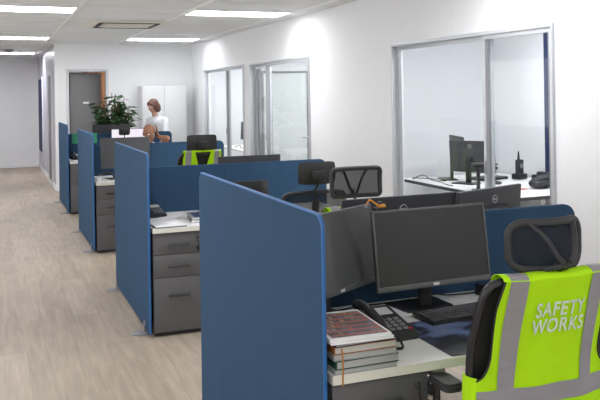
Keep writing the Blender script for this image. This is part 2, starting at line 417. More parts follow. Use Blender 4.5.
def glazing(n, y0, y1, mid):
    X0 = XW-.022
    t = MB()
    t.box(X0, X0+.10, y0, y0+.014, 0, ZT, .003).box(X0, X0+.10, y1-.014, y1, 0, ZT, .003)
    t.box(X0, X0+.10, y0+.014, y1-.014, ZT-.03, ZT, .003).box(X0, X0+.10, y0+.014, y1-.014, 0, .03, .003)
    o = struct(t.build('window_%d' % n, 'alu'))
    # two sliding leaves on separate tracks
    for (a, b, xo) in ((y0+.014, mid+.022, .012), (mid-.022, y1-.014, .050)):
        s = MB(); x = X0+xo
        s.box(x, x+.03, a, a+.028, .03, ZT-.03, .002).box(x, x+.03, b-.028, b, .03, ZT-.03, .002)
        s.box(x, x+.03, a+.028, b-.028, .03, .10, .002).box(x, x+.03, a+.028, b-.028, ZT-.062, ZT-.03, .002)
        fr = s.build('sash_frame', 'alu', o)
        MB().box(x+.012, x+.018, a+.028, b-.028, .10, ZT-.062).build('glass_pane', 'glass', fr, smooth=False)
        g = MB().box(x-.001, x+.031, a+.0285, a+.039, .10, ZT-.062).box(x-.001, x+.031, b-.039, b-.0285, .10, ZT-.062).build('gasket', 'alu_dark', fr, smooth=False)
    MB().box(X0-.004, X0+.012, mid-.020, mid-.010, 1.0, 1.10, .003).build('pull_handle', 'mid_grey', o)
for i, (a, b, m_) in enumerate(WIN): glazing(i+1, a, b, m_)

# ------------------------------------------------------------------ ceiling lights
def ceiling_light(x0, x1, y0, y1, label, S=7.8):
    o = thing('ceiling_light', label, 'ceiling light', ((x0+x1)/2, (y0+y1)/2, ZC-.004), 0, 'recessed ceiling light panels')
    hx, hy = (x1-x0)/2, (y1-y0)/2
    t = MB()
    t.box(-hx, hx, -hy, -hy+.022, -.012, .003, .002).box(-hx, hx, hy-.022, hy, -.012, .003, .002)
    t.box(-hx, -hx+.022, -hy+.022, hy-.022, -.012, .003, .002).box(hx-.022, hx, -hy+.022, hy-.022, -.012, .003, .002)
    t.build('light_frame', 'tbar', o)
    m = bpy.data.materials.get('lamp_%g' % S) or mat('lamp_%g' % S, (.9,.9,.9), .5, emit=(.985,.995,1.015), strength=S)
    MB().box(-hx+.022, hx-.022, -hy+.022, hy-.022, -.008, -.002).build('diffuser', m, o, smooth=False)
LY = ((8.40,8.97), (12.63,13.2))
ceiling_light(-.30, .84, 8.37, 8.95, 'bright white panel light over the aisle, nearest of the three in view on the left')
ceiling_light(-.30, .84, 12.60, 13.17, 'bright white panel light over the aisle, middle of the three on the left')
ceiling_light(-.30, .84, 17.00, 17.55, 'bright white panel light deep in the corridor, smallest of the three on the left', 15)
ceiling_light(2.04, 3.18, 8.37, 8.93, 'long white panel light near the window wall, largest lit panel in the ceiling')
ceiling_light(2.04, 3.18, 12.60, 13.17, 'white panel light in front of the back wall, beyond the air conditioner')
for k, (x0, y0) in enumerate(((-.30, 4.15), (2.04, 4.15), (-.30, -.2), (2.04, -.2))):
    ceiling_light(x0, x0+1.14, y0, y0+.57, 'white panel light above the near desks')
ceiling_light(3.75, 4.9, 5.4, 5.97, 'white panel light inside the nearest glazed office', 13)
ceiling_light(3.75, 4.9, 9.0, 9.57, 'white panel light inside the middle glazed office', 13)
ceiling_light(3.75, 4.9, 12.2, 12.77, 'white panel light inside the farthest glazed office', 14)
ceiling_light(1.9, 2.7, 15.4, 15.97, 'added white panel light in the lobby behind the grey door', 5)  # unseen lamp added to light the orange sheet behind the door

# air conditioner cassette
o = thing('ceiling_air_conditioner', 'cream square ceiling air conditioner with dark air slots', 'air conditioner', (1.60, 10.22, ZC))
t = MB().prism(rrect(-.47,.47,-.44,.44,.14), -.028, -.001, bev=.008).build('fascia', 'ac', o)
t = MB()
for k in range(4):
    t.box(-.36, .36, .335, .395, -.034, -.026, .004, Matrix.Rotation(k*pi/2,4,'Z') @ Matrix.Diagonal((1,.95,1,1)))
t.build('air_slot', 'black_matte', o)
t = MB().prism(rrect(-.27,.27,-.27,.27,.02), -.034, -.027)
t.build('intake_grille', 'ac', o)
o = thing('smoke_detector', 'small grey round smoke detector on the corridor ceiling', 'smoke detector', (.30,16.0,ZC-.004))
MB().lathe([(.085,0),(.085,-.02),(.06,-.035),(.03,-.045)]).build('body', 'mid_grey', o); MB().lathe([(.03,-.045),(.02,-.05)]).build('vent', 'dark_grey', o)

# ------------------------------------------------------------------ screens between desks
PT, PB = 1.24, .03
def side_screen(Y0, label, L=1.535):
    o = thing('partition_screen', label, 'partition screen', (XA, Y0, 0), 0, None)
    T = .015
    poly = rrect(0, L, PB, PT, .05, corners=(0,0,1,1))
    inner = [(x, z) for x, z in rrect(.006, L-.006, PB+.006, PT-.006, .046, corners=(0,0,1,1))]
    MB().prism(inner, 0, T, MYZ).build('fabric_panel', 'panel', o)
    # bright edging strip round the rim
    e = MB(); n = len(poly); t = bmesh.new()
    A = [t.verts.new((.0035, x, z)) for x, z in poly]; B = [t.verts.new((T-.0035, x, z)) for x, z in poly]
    A2 = [t.verts.new((.0005, x, z)) for x, z in inner]; B2 = [t.verts.new((T-.0005, x, z)) for x, z in inner]
    for i in range(n):
        j = (i+1) % n
        t.faces.new((A[i],A[j],B[j],B[i])); t.faces.new((A[i],A2[i],A2[j],A[j])); t.faces.new((B[i],B[j],B2[j],B2[i])); t.faces.new((A2[i],B2[i],B2[j],A2[j]))
    bmesh.ops.recalc_face_normals(t, faces=t.faces[:]); e._add(t)
    e.build('edging', 'edging', o)
    for y in (.13, L-.10):
        f = MB().lathe([(.062,0),(.062,.005),(.05,.010),(.012,.012)], (-.031, y+.03, 0)).box(-.010, -.001, y+.018, y+.042, .008, .085, .003)
        f.build('foot_plate', 'mid_grey', o)
    return o
lab = ('tall blue fabric screen at the near desk, largest and closest of the aisle-side screens',
       'blue fabric aisle screen of the second desk row from the front',
       'blue fabric screen at the aisle end of the third desk row from the front',
       'blue fabric screen at the far end of the aisle, smallest of the aisle-side screens')
for Y, l in zip(ROWS, lab): side_screen(Y, l, 1.585 if Y < 3 else 1.535)
DT = 1.08
def cross_screen(Yc, label):
    x0, x1 = XA+.021, 2.565
    o = thing('desk_divider', label, 'desk divider', ((x0+x1)/2, Yc, 0))
    h = (x1-x0)/2; T = .026
    inner = rrect(-h+.006, h-.006, .42, DT-.006, .055, corners=(0,0,1,1)); poly = rrect(-h, h, .414, DT, .06, corners=(0,0,1,1))
    MB().prism(inner, -T/2, T/2, MXZ).build('fabric_panel', 'panel', o)
    t = bmesh.new(); n = len(poly)
    A = [t.verts.new((x, -T/2+.0035, z)) for x, z in poly]; B = [t.verts.new((x, T/2-.0035, z)) for x, z in poly]
    A2 = [t.verts.new((x, -T/2+.0005, z)) for x, z in inner]; B2 = [t.verts.new((x, T/2-.0005, z)) for x, z in inner]
    for i in range(n):
        j = (i+1) % n
        t.faces.new((A[i],A[j],B[j],B[i])); t.faces.new((A[i],A2[i],A2[j],A[j])); t.faces.new((B[i],B[j],B2[j],B2[i])); t.faces.new((A2[i],B2[i],B2[j],A2[j]))
    bmesh.ops.recalc_face_normals(t, faces=t.faces[:]); MB()._add(t).build('edging', 'panel', o)
    return o
lab = ('blue fabric divider behind the near pair of desk monitors, rounded top corner by the wall',
       'long blue fabric divider across the second desk row, right behind the dark low screen',
       'blue fabric divider of the third desk row behind the chair with the open vest',
       'farthest blue fabric divider with the green cloth on it')
DY = [Y+.755 for Y in ROWS]
for Y, l in zip(DY, lab): cross_screen(Y, l)

# ------------------------------------------------------------------ desks
DTOP = .73
def desk(x0, x1, y0, y1, label, legs=True, edge='desk_edge'):
    o = thing('office_desk', label, 'desk', ((x0+x1)/2, (y0+y1)/2, 0))
    hx, hy = (x1-x0)/2, (y1-y0)/2
    MB().box(-hx+.002, hx-.002, -hy+.002, hy-.002, .7005, DTOP).build('desktop', 'white_lam', o, smooth=False)
    MB().box(-hx, hx, -hy, -hy+.002, .70, DTOP-.0005).box(-hx, hx, hy-.002, hy, .70, DTOP-.0005).box(-hx, -hx+.002, -hy+.002, hy-.002, .70, DTOP-.0005).box(hx-.002, hx, -hy+.002, hy-.002, .70, DTOP-.0005).build('edge_banding', edge, o, smooth=False)
    for sx in ((-1,1) if legs else (1,)):
        xx = sx*(hx-.05) if sx > 0 else -hx+.42
        MB().box(xx-.025, xx+.025, -hy+.06, hy-.06, .65, .6995, .003).box(xx-.025, xx+.025, -.03, .03, .03, .65, .003).box(xx-.03, xx+.03, -hy+.06, hy-.06, 0, .03, .004).build('leg', 'light_grey', o)
    return o
names = ('near', 'second', 'third', 'farthest')
dn = {0: ('white desk of the near row with books, phone, keyboard and mat on it', 'white desk of the near row behind the blue divider, under the rear-facing monitors'),
      1: ('white desk of the second row with loose papers beside the screen', 'white desk of the second row on the far side of its divider'),
      2: ('white desk of the third row with the grey screen and tangled cables', 'white desk of the third row where the seated man works'),
      3: ('white desk of the farthest row nearest the corridor corner', 'white desk of the farthest row facing the back wall')}
def pedestal(x0, yf, label, w=.345, depth=.50, face=-1, keys=False):
    o = thing('drawer_pedestal', label, 'drawer pedestal', (x0+w/2, yf, 0), 0 if face < 0 else pi)
    h = w/2
    MB().box(-h, h, .018, depth, .025, .695, .003).build('body', 'cab', o)
    MB().box(-h+.01, h-.01, .03, depth-.01, 0, .025).build('plinth', 'black_matte', o)
    for i, (z0, z1) in enumerate(((.552,.693), (.398,.548), (.03,.394))):
        dr = MB().box(-h, h, 0, .0175, z0, z1, .0025).build('drawer', 'cab', o)
        zc = z1-.078 if i < 2 else z1-.12
        MB().box(-.075, .075, -.022, -.014, zc-.010, zc+.010, .003).box(-.072, -.062, -.015, .001, zc-.008, zc+.008).box(.062, .072, -.015, .001, zc-.008, zc+.008).build('handle', 'cab_handle', dr)
        if i == 0:
            lk = MB().cyl((h-.045,.001,z1-.035),(h-.045,-.012,z1-.035),.010).build('lock', 'chrome', dr)
            if keys: MB().box(h-.047, h-.043, -.03, -.012, z1-.044, z1-.028, .001).tube([(h-.045,-.026,z1-.042),(h-.048,-.028,z1-.06),(h-.04,-.026,z1-.08),(h-.045,-.024,z1-.10)], .0035).box(h-.055, h-.035, -.028, -.022, z1-.125, z1-.095, .002).build('key', 'black', dr)
    return o
for i, Y in enumerate(ROWS):
    desk(XA+.032, 2.50, Y, DY[i]-.014, dn[i][0])
    desk(XA+.032, 2.50, DY[i]+.014, Y+1.50, dn[i][1])
pl = ('charcoal drawer pedestal under the stacked books, keys in its lock', 'charcoal three-drawer pedestal under the loose papers, second row from the front',
      'charcoal drawer pedestal beside the third aisle screen', 'charcoal drawer pedestal at the far end of the aisle')
for i, Y in enumerate(ROWS): pedestal(.988, Y+.015, pl[i], keys=(i < 2))

# ------------------------------------------------------------------ monitors
def monitor(name_label, loc, rz, w=.535, h=.315, zb=.845, tilt=R(8), screen='screen', logo=True, z0=DTOP, bezel='bezel', stand=True, front_logo=True, depth=.16):
    """loc = centre of the panel's bottom edge in plan; local -Y faces the user"""
    o = thing('computer_monitor', name_label, 'monitor', (loc[0], loc[1], z0), rz)
    T = Matrix.Translation((0,0,zb-z0)) @ Matrix.Rotation(-tilt, 4, 'X')
    hw = w/2
    sh = MB().prism(rrect(-hw, hw, 0, h, .006), -.014, 0, MXZ, .002).prism(rrect(-hw*.62, hw*.62, h*.12, h*.72, .03), -.036, -.010, MXZ, .008).xf(T)
    sh.build('housing', 'dark_grey', o)
    b = MB(); t = .009; tb = .020
    b.box(-hw, hw, -.004, .001, 0, tb, .001).box(-hw, hw, -.004, .001, h-t, h, .001).box(-hw, -hw+t, -.004, .001, tb, h-t, .001).box(hw-t, hw, -.004, .001, tb, h-t, .001).xf(T)
    b.build('bezel', bezel, o)
    MB().box(-hw+t, hw-t, -.0015, .0005, tb, h-t).xf(T).build('screen', screen, o, smooth=False)
    if front_logo:
        MB().box(-.014, .014, -.0048, -.0038, .005, .015, .001).xf(T).build('front_badge', 'light_grey', o)
    if logo:
        lg = MB().tube([(.019*cos(a), .0372, h*.84+.019*sin(a)) for a in [2*pi*k/24 for k in range(24)]], .0016, closed=True, seg=6).xf(T).build('badge_ring', 'light_grey', o)
        mt = T @ Matrix.Translation((0,.0372,h*.84-.0045)) @ Matrix(((-1,0,0,0),(0,0,1,0),(0,1,0,0),(0,0,0,1)))
        text_mesh('badge_letters', 'DELL', .0125, 'light_grey', lg, mt)
    if stand:
        yb = .085
        MB().box(-.028, .028, yb-.012, yb+.012, .010, zb-z0+h*.42, .006).box(-.03, .03, .03, yb, zb-z0+h*.30, zb-z0+h*.50, .006).build('stand_neck', 'black', o)
        MB().prism(rrect(-.12,.12,.05,.05+depth,.012), 0, .010, bev=.003).build('stand_base', 'black', o)
    return o

# near desk
monitor('dark screen monitor right of the pair on the near desk, in front of the divider', (1.650, 2.775, 0), R(2.5), zb=.840, tilt=R(7.5))
va = Vector((1.47,2.94)) - Vector((1.055,2.605)); aA = math.atan2(va.y, va.x)
monitor('monitor with a painted grey reflection, turned sideways beside the big blue aisle screen', (1.250, 2.800, 0), R(31), zb=.848, tilt=R(8), depth=.12, screen='screen_reflection')
# far desk of the near row: seen from behind
monitor('rear of a wide dark monitor behind the near divider, half hidden, badge at its middle', (1.76, 3.30, 0), pi+R(2), w=.61, h=.34, zb=.80, tilt=R(4))
monitor('rear of a dark monitor behind the near divider, right one of the two', (2.290, 3.36, 0), pi+R(20), w=.52, zb=.825, tilt=R(4))
# second row
monitor('low dark screen showing just above the big blue aisle screen', (1.72, 5.77, 0), R(-2), zb=.765, h=.20, w=.50, logo=False, tilt=R(10), stand=True, depth=.1, front_logo=False, bezel='black')
lo = bpy.data.objects[-1]
monitor('top of a dark monitor just above the second row divider, under the vest chair', (1.985, 6.32, 0), pi, w=.54, zb=.80, tilt=R(3), logo=False)
# third row
monitor('monitor with a reflection-grey screen on the third row desk, partly behind an aisle screen', (1.355, 8.82, 0), R(0), zb=.835, h=.335, tilt=R(5), screen='screen_reflection')
# farthest row
monitor('lit pinkish-white monitor screen on the farthest desk, left of the bald head', (1.90, 11.86, 0), 0, w=.56, zb=.83, screen='screen_lit', tilt=R(4), logo=False)
monitor('dark rear of a monitor below the potted plant', (1.60, 12.40, 0), pi, w=.38, h=.33, zb=.86, tilt=R(4), logo=False)

# ------------------------------------------------------------------ things on the near desk
def book(label, x0, x1, y0, y1, z0, z1, rz, cover, pages, top_cover=None, name='book', cat='book', group=None, ct=.0022):
    cx, cy = (x0+x1)/2, (y0+y1)/2; hx, hy = (x1-x0)/2, (y1-y0)/2
    o = thing(name, label, cat, (cx, cy, z0), rz, group); H = z1-z0
    MB().box(-hx+.002, hx-.002, -hy+.002, hy-.002, ct, H-ct, .0008).build('pages', pages, o)
    MB().box(-hx, hx, -hy, hy, 0, ct, .0005).box(-hx, hx, -hy, hy, H-ct, H, .0005).box(-hx, -hx+.002, -hy, hy, ct*.5, H-ct*.5, .0005).build('cover', top_cover or cover, o)
    return o
z = DTOP
BX0, BX1, BY0, BY1 = .994, 1.215, 2.292, 2.560
bk = [('pale grey book at the bottom of the near desk stack', .016, 'grey_cover', 'pages_grey', 0, 0),
      ('thick book with dark green cover, second from the bottom of the stack', .027, 'green_cover', 'pages_grey', .004, R(1)),
      ('grey-paged notebook in the middle of the stack, above the green-covered book', .020, 'grey_cover', 'pages_grey', .0, R(-1)),
      ('tan leather covered diary with an orange ribbon hanging from the stack', .024, 'brown', 'pages', -.002, 0),
      ('dark blue covered booklet just under the magazines', .008, 'blue_cover', 'pages', -.006, R(2))]
for (l, th, cv, pg, dx, rz) in bk:
    o = book(l, BX0+dx*.5, BX1+dx, BY0, BY1, z, z+th, rz, cv, pg, group=None)
    if 'tan' in l:
        MB().tube([(-.085,.0,-.001+th),(-.085,-.133,th-.001),(-.085,-.1375,.0),(-.083,-.138,-.04),(-.086,-.139,-.10)], (.0008,.0028), smooth=1).build('ribbon', 'ribbon', o)
    z += th+.0004
o = book('white-edged magazine lying directly beneath the colourful catalogue', .985, 1.205, 2.285, 2.585, z, z+.009, R(-2), 'paper', 'paper', name='magazine', cat='magazine', ct=.001); z += .0094
o = book('glossy catalogue with red and dark picture rows, top of the stack', .985, 1.198, 2.285, 2.582, z, z+.010, R(-3), 'paper', 'paper', name='catalogue', cat='catalogue', ct=.001)
MB().box(-.095, .098, -.138, .128, .0102, .0106).build('printed_cover', 'catalogue', o, smooth=False)
z += .0105

# telephone
def phone(label, loc, rz, s=1.0, dark='black_matte'):
    o = thing('desk_phone', label, 'telephone', loc, rz)
    o.scale = (1,1.2,1.1)
    tl = R(14)
    T = Matrix.Translation((0,0,.012)) @ Matrix.Rotation(tl,4,'X')
    # wedge body
    poly = [(-.10,0),(.10,0),(.105,.006),(.10,.058),(.085,.064),(-.10,.020)]
    MB().prism(poly, -.085*s, .085*s, MYZ, .003).build('base', dark, o)
    def on(u, v, h=0):   # point on the sloping top; u across, v -1..1 front to back
        y = -.095+.18*(v+1)/2; zz = .021+.043*(v+1)/2+h
        return Vector((u, y, zz))
    sl = math.atan2(.043,.18)
    def plate(u0,u1,v0,v1,h0,h1):
        t = bmesh.new(); vs = [t.verts.new(on(u,v,h)) for h in (h0,h1) for (u,v) in ((u0,v0),(u1,v0),(u1,v1),(u0,v1))]
        for f in ((3,2,1,0),(4,5,6,7),(0,1,5,4),(1,2,6,5),(2,3,7,6),(3,0,4,7)): t.faces.new([vs[k] for k in f])
        return t
    MB()._add(plate(-.010,.064,.34,.80,.001,.0035)).build('display', 'light_grey', o, smooth=False)
    k = MB()
    for r in range(4):
        for c in range(3): k._add(plate(-.012+.028*c, .006+.028*c, -.74+.22*r, -.62+.22*r, .001, .005))
    k.build('keypad', 'mid_grey', o)
    if s > .9:
        k = MB()._add(plate(.064,.074,-.80,-.72,.001,.005)).build('red_key', 'red', o); k['label'] = 'small red key'
    hs = MB().tube([on(-.055,-.98,.020), on(-.055,-.6,.034), on(-.055,0,.040), on(-.055,.6,.036), on(-.055,1.0,.022)], (.012,.019), seg=12)
    hs.ball(on(-.055,-.85,.018), (.022,.024,.015)).ball(on(-.055,.88,.018), (.022,.024,.015))
    hs.build('handset', 'black', o)
    return o
ph = phone('dark desk phone with grey display between the books and the keyboard', (1.335, 2.635, DTOP), R(3))
MB().tube([(-.055,-.10,.03),(-.05,-.135,.045),(-.04,-.16,.03),(-.035,-.175,.006),(-.06,-.16,.005),(-.075,-.12,.005)], .0045, smooth=2).build('cord', 'black', ph)

# keyboard
def keyboard(label, loc, rz):
    o = thing('computer_keyboard', label, 'keyboard', loc, rz)
    MB().prism(rrect(-.222,.222,-.072,.072,.008), 0, .012, Matrix.Rotation(R(3),4,'X') @ Matrix.Translation((0,0,.003)), .002).build('case', 'black', o)
    k = MB(); T = Matrix.Rotation(R(3),4,'X') @ Matrix.Translation((0,0,.015))
    for r in range(6):
        y = -.055+r*.0205
        x = -.212
        while x < .205:
            wd = .0168 if not (r == 0 and -.12 < x < -.02) else .095
            if .066 < x < .078 or .140 < x < .150: x += .006; continue
            k.box(x, x+wd, y-.0083, y+.0083, 0, .006, .0018, T, 1); x += wd+.0022
    k.build('keys', 'dark_grey', o)
    return o
desk_mat = thing('desk_mat', 'black desk mat printed with a blue map, under the keyboard', 'desk mat', (1.425, 2.300, DTOP+.0005), R(0))
MB().prism(rrect(0,.72,0,.40,.012), 0, .0022).build('printed_sheet', 'map', desk_mat, smooth=False)
text_mesh('small_print', 'THE WORLD', .010, 'mid_grey', desk_mat, Matrix.Translation((.09,.03,.0026)), .0002) if False else None
keyboard('black keyboard in front of the dark screen on the near desk', (1.757, 2.712, DTOP+.003), R(5))
# papers
def sheet(label, loc, rz, w=.21, h=.297, th=.0006, name='paper_sheet', cat='paper', m='paper', curl=0.0):
    o = MB().grid(lambda u,v: (w*(u-.5), h*(v-.5), .0006+th+curl*(u*u)), 8, 4, th).build(name, m)
    o.location = loc; o.rotation_euler = (0,0,rz); return tag(o, label, cat)
sheet('white paper sheet lying between the phone and the keyboard', (1.462, 2.86, DTOP), R(8), .13, .20, curl=.006)
sheet('white paper sheet behind the stack of books', (1.11, 2.68, DTOP), R(-20), .14, .12, curl=.008)
# low black tray right of the stand
o = thing('cable_box', 'low black box on the near desk, between the dark screen and the vest chair', 'box', (2.03, 2.93, DTOP), R(4))
MB().box(-.07,.13,-.045,.045,0,.048,.006).build('body', 'black', o); MB().cyl((-.03,-.046,.03),(-.03,-.052,.03),.007).build('button', 'desk_edge', o)
tag(MB().tube([(1.70,2.93,.79),(1.72,2.99,.76),(1.80,3.0,.736),(1.9,2.98,.735),(1.97,2.975,.737)], .003, smooth=2).build('monitor_cable', 'black'), 'black cable behind the dark screen leading to the low box', 'cable')
tag(MB().tube([(1.30,2.96,.735),(1.42,2.985,.735),(1.55,2.98,.735),(1.66,2.99,.736)], .004, smooth=2).build('power_cable', 'black'), 'black cable lying along the foot of the near divider', 'cable')
# glasses-like paper clip frame behind the stack
tag(MB().tube([(1.165,2.75,.733),(1.19,2.78,.775),(1.215,2.745,.733)], .0025, smooth=0).build('wire_stand', 'mid_grey'), 'small bent wire stand behind the stack of books', 'wire stand')

# toy excavator on top of the dark monitor
o = thing('toy_excavator', 'tiny orange toy excavator perched on top of the dark screen monitor', 'toy', (1.432, 2.823, 1.1535), R(4)); o.scale = (1.3,1.0,1.15)
for sy in (-1,1): MB().prism(rrect(-.020,.020,0,.010,.0045), -.004, .004, Matrix.Translation((0,sy*.009,0)) @ MXZ).build('track', 'black', o)
MB().box(-.012,.014,-.008,.008,.010,.020,.002).build('body', 'orange', o); MB().box(-.010,.002,-.006,.004,.020,.030,.002).build('cab', 'dark_grey', o)
MB().tube([(-.010,0,.018),(-.022,0,.026),(-.036,0,.038),(-.041,0,.038)], (.003,.004), smooth=1).build('boom', 'orange', o)
MB().tube([(-.040,0,.039),(-.050,0,.024)], .0028, smooth=0).build('arm', 'orange', o)
MB().prism([(-.056,.012),(-.046,.014),(-.046,.024),(-.052,.024)], -.006, .006, MXZ).build('bucket', 'mid_grey', o)

# ------------------------------------------------------------------ things on the second desk row
phone('dark phone at the back of the second row desk beside the loose papers', (1.10, 5.90, DTOP), R(6), s=.85, dark='black')
o = thing('paper_stack', 'loose white papers on a grey board at the desk corner above the second pedestal', 'papers', (1.10, 5.455, DTOP), R(3))
MB().box(-.105,.115,-.15,.15,0,.005,.001).build('backing_board', 'dark_grey', o); MB().box(-.10,.11,-.145,.15,.0055,.012,.001).build('sheets', 'paper', o)
sheet('white paper sheet leaning over the papers toward the second divider', (1.20, 5.73, DTOP+.001), R(-12), .17, .20, curl=.03)
book('dark ring binder lying below the magazine on the second row desk', 1.30, 1.50, 5.42, 5.72, DTOP, DTOP+.02, R(-8), 'black', 'paper', name='ring_binder', cat='binder')
book('pale magazine on the ring binder of the second row desk', 1.30, 1.50, 5.43, 5.71, DTOP+.0205, DTOP+.034, R(-5), 'grey_cover', 'paper', name='magazine', cat='magazine')
MB().box(-.08,.08,-.12,.12,.0137,.0142).build('printed_cover', 'blue_cover', bpy.data.objects['magazine.001'] if 'magazine.001' in bpy.data.objects else None, smooth=False)
sheet('flat white paper sheet at the foot of the second divider', (1.50, 5.88, DTOP), R(80), .18, .26, name='paper_sheet')
# third row
o = thing('telephone_headset', 'tangle of black headset and cable at the corner of the third row desk', 'headset', (1.13, 8.66, DTOP), 0); o.scale = (1.1,1.25,1.5)
MB().tube([(.08*cos(a), .08*sin(a)*.7, .012+.035*abs(sin(a))) for a in [pi*k/8 for k in range(9)]], .008).build('headband', 'black', o)
for sx in (-1,1): MB().ball((sx*.08,0,.02), (.022,.03,.02)).build('ear_cup', 'black_matte', o)
MB().tube([(.08,-.02,.015),(.04,-.08,.006),(-.03,-.05,.02),(.0,.05,.006),(.10,.08,.006)], .004, smooth=2).build('cord', 'black', o)
keyboard('black keyboard under the grey screen of the third row', (1.50, 8.66, DTOP), 0)
o = thing('coffee_mug', 'small white mug on the third row desk by the aisle screen', 'mug', (1.015, 8.47, DTOP))
MB().lathe([(.02,0),(.024,0),(.026,.06),(.023,.06),(.021,.006)]).build('body', 'paper', o)
MB().tube([(.024,0,.045),(.04,0,.045),(.04,0,.015),(.024,0,.015)], .003, smooth=2).build('handle', 'paper', o)
# farthest row
phone('black phone on the farthest row desk, beside the green cloth', (1.13, 11.78, DTOP), R(10), dark='black')
o = MB().grid(lambda u,v: (1.08+.36*u+.003*sin(v*8), DY[3]-.020-.002*sin(u*20), .935+.150*v), 24, 8, .004).build('green_cloth', 'green_cloth')
tag(o, 'green cloth hanging on the farthest blue divider', 'cloth')

# ------------------------------------------------------------------ office chairs
def chair(label, loc, rz, style='mesh', dz=0, head_z=1.13, back_top=1.00, head_rz=0, group=None, mesh_op='mesh', arm=(.255,-.10,.14,0), hwid=.136, hht=.076, curv=3.4, rad=.042, prot=1):
    o = thing('office_chair', label, 'office chair', loc, rz, group)
    lum = style == 'dense'
    if lum: style = 'mesh'
    for k in range(5):
        a = 2*pi*k/5+R(46); c, s_ = cos(a), sin(a)
        lg = MB().tube([(0,0,.10),(c*.16,s_*.16,.095),(c*.30,s_*.30,.075)], (.016,.020), seg=8, smooth=1).build('base_leg', 'black', o)
        ca = MB()
        for q in (-1,1): ca.cyl((c*.30-s_*.014*q, s_*.30+c*.014*q, .028),(c*.30-s_*.026*q, s_*.30+c*.026*q, .028), .028)
        ca.cyl((c*.30,s_*.30,.03),(c*.30,s_*.30,.075),.007).build('caster', 'black_matte', lg)
    MB().cyl((0,0,.07),(0,0,.25),.03).cyl((0,0,.25),(0,0,.42+dz),.016).build('gas_column', 'black', o)
    MB().box(-.10,.10,-.13,.10,.405+dz,.43+dz,.006).build('seat_mechanism', 'black_matte', o)
    t = MB().prism(rrect(-.245,.245,-.22,.25,.09), .43+dz, .50+dz, bev=.028).build('seat', 'cushion', o)
    def yb(x, z): return -.245 - .055*(z-.55)/.45 + .55*x*x + .03*sin((z-.5)*6)
    top, bot = back_top, .53+dz
    def hw(z):
        t_ = (z-bot)/(top-bot); t_ = min(1,max(0,t_)); return .198+.022*t_+.030*sin(pi*t_)
    pts = []
    N = 10
    for k in range(N+1):
        z_ = bot+.03+(top-bot-.06)*k/N; pts.append((hw(z_), z_))
    loop = [( x, z_) for x, z_ in pts] + [(hw(top)-.022, top)] + [(0, top+.004)] + [(-hw(top)+.022, top)] + [(-x, z_) for x, z_ in pts[::-1]] + [(-hw(bot)+.03, bot),(0,bot),(hw(bot)-.03, bot)]
    MB().tube([(x, yb(x,z_), z_) for x, z_ in loop], (.013,.015), seg=10, closed=True, smooth=1).build('back_frame', 'black', o)
    MB().grid(lambda u,v: ((2*u-1)*(hw(bot+(top-bot)*v)-.004), yb((2*u-1)*hw(bot+(top-bot)*v), bot+(top-bot)*v)+.004, bot+.01+(top-bot-.02)*v), 12, 12, .004).build('back_mesh' if style != 'leather' else 'back_pad', 'leather' if style == 'leather' or lum else mesh_op, o)
    # spine and lumbar support behind the back
    MB().tube([(0,-.05,.415+dz),(0,-.20,.42+dz),(0,-.27,.50+dz)]+[(0,yb(0,z_)-.012,z_) for z_ in (.62,.72,.82,top-.12,top-.05)], (.010,.028), seg=10, smooth=2).tube([(-.17,yb(.17,.68)-.012,.70),(0,yb(0,.67)-.014,.67),(.17,yb(.17,.68)-.012,.70)], (.010,.018), smooth=2).build('back_spine', 'black', o)
    for sx in (-1,1):
        ar = MB().tube([(sx*.10,.02,.42+dz),(sx*(arm[0]-.01),.03,.42+dz),(sx*arm[0],.04,.50+dz),(sx*arm[0],.04,.625+dz+arm[3])], (.012,.022), seg=8, smooth=1).build('armrest', 'black', o)
        MB().prism(rrect(sx*arm[0]-.04, sx*arm[0]+.04, arm[1], arm[2], .03), .622+dz+arm[3], .65+dz+arm[3], bev=.008).build('arm_pad', 'black_matte', ar)
    # head support
    hh = hht; hw_ = hwid
    yh = -.318
    T = Matrix.Translation((0, yh, head_z)) @ Matrix.Rotation(head_rz,4,'Z')
    def hp(x, z, off=0): return Vector((x, x*x*(curv if style=='mesh' else 1.5) + .12*z*z/.08 + off, z))
    if style == 'mesh':
        lp = rrect(-hw_, hw_, -hh, hh, rad, 5)
        lp2 = []
        for i in range(len(lp)):
            a, b = lp[i], lp[(i+1)%len(lp)]
            n = max(1, int(math.dist(a,b)/.03))
            lp2 += [(a[0]+(b[0]-a[0])*k/n, a[1]+(b[1]-a[1])*k/n) for k in range(n)]
        hr = MB().tube([hp(x,z_) for x, z_ in lp2], (.012,.013), seg=10, closed=True, smooth=0).xf(T).build('headrest', 'black_matte', o)
        MB().grid(lambda u,v: hp((2*u-1)*(hw_-.005), (2*v-1)*(hh-.005), .003), 14, 8, .003).xf(T).build('headrest_mesh', mesh_op, hr)
        br = MB()
        for sx in (-1,1):
            br.tube([hp(sx*.078,hh-.004,-.008), hp(sx*.052,.035,-.030*prot), hp(sx*.030,-.025,-.050*prot), hp(sx*.010,-hh+.030*prot,-.052*prot)], (.007,.010), seg=8, smooth=2)
        br.tube([hp(-.04,-hh,-.008), hp(0,-hh+.022*prot,-.05*prot), hp(.04,-hh,-.008)], (.008,.008), smooth=1)
        br.xf(T).build('headrest_bracket', 'black_matte', hr)
    else:
        hr = MB().grid(lambda u,v: hp((2*u-1)*hw_*(1-.06*abs(2*v-1)**6), (2*v-1)*hh*(1-.10*abs(2*u-1)**6), -.012), 16, 10, .034)
        hr = hr.xf(T).build('headrest', 'leather', o)
        br = MB().box(-.05,.05,-.045,-.020,-.05,.02,.006).xf(T).build('headrest_bracket', 'black', hr)
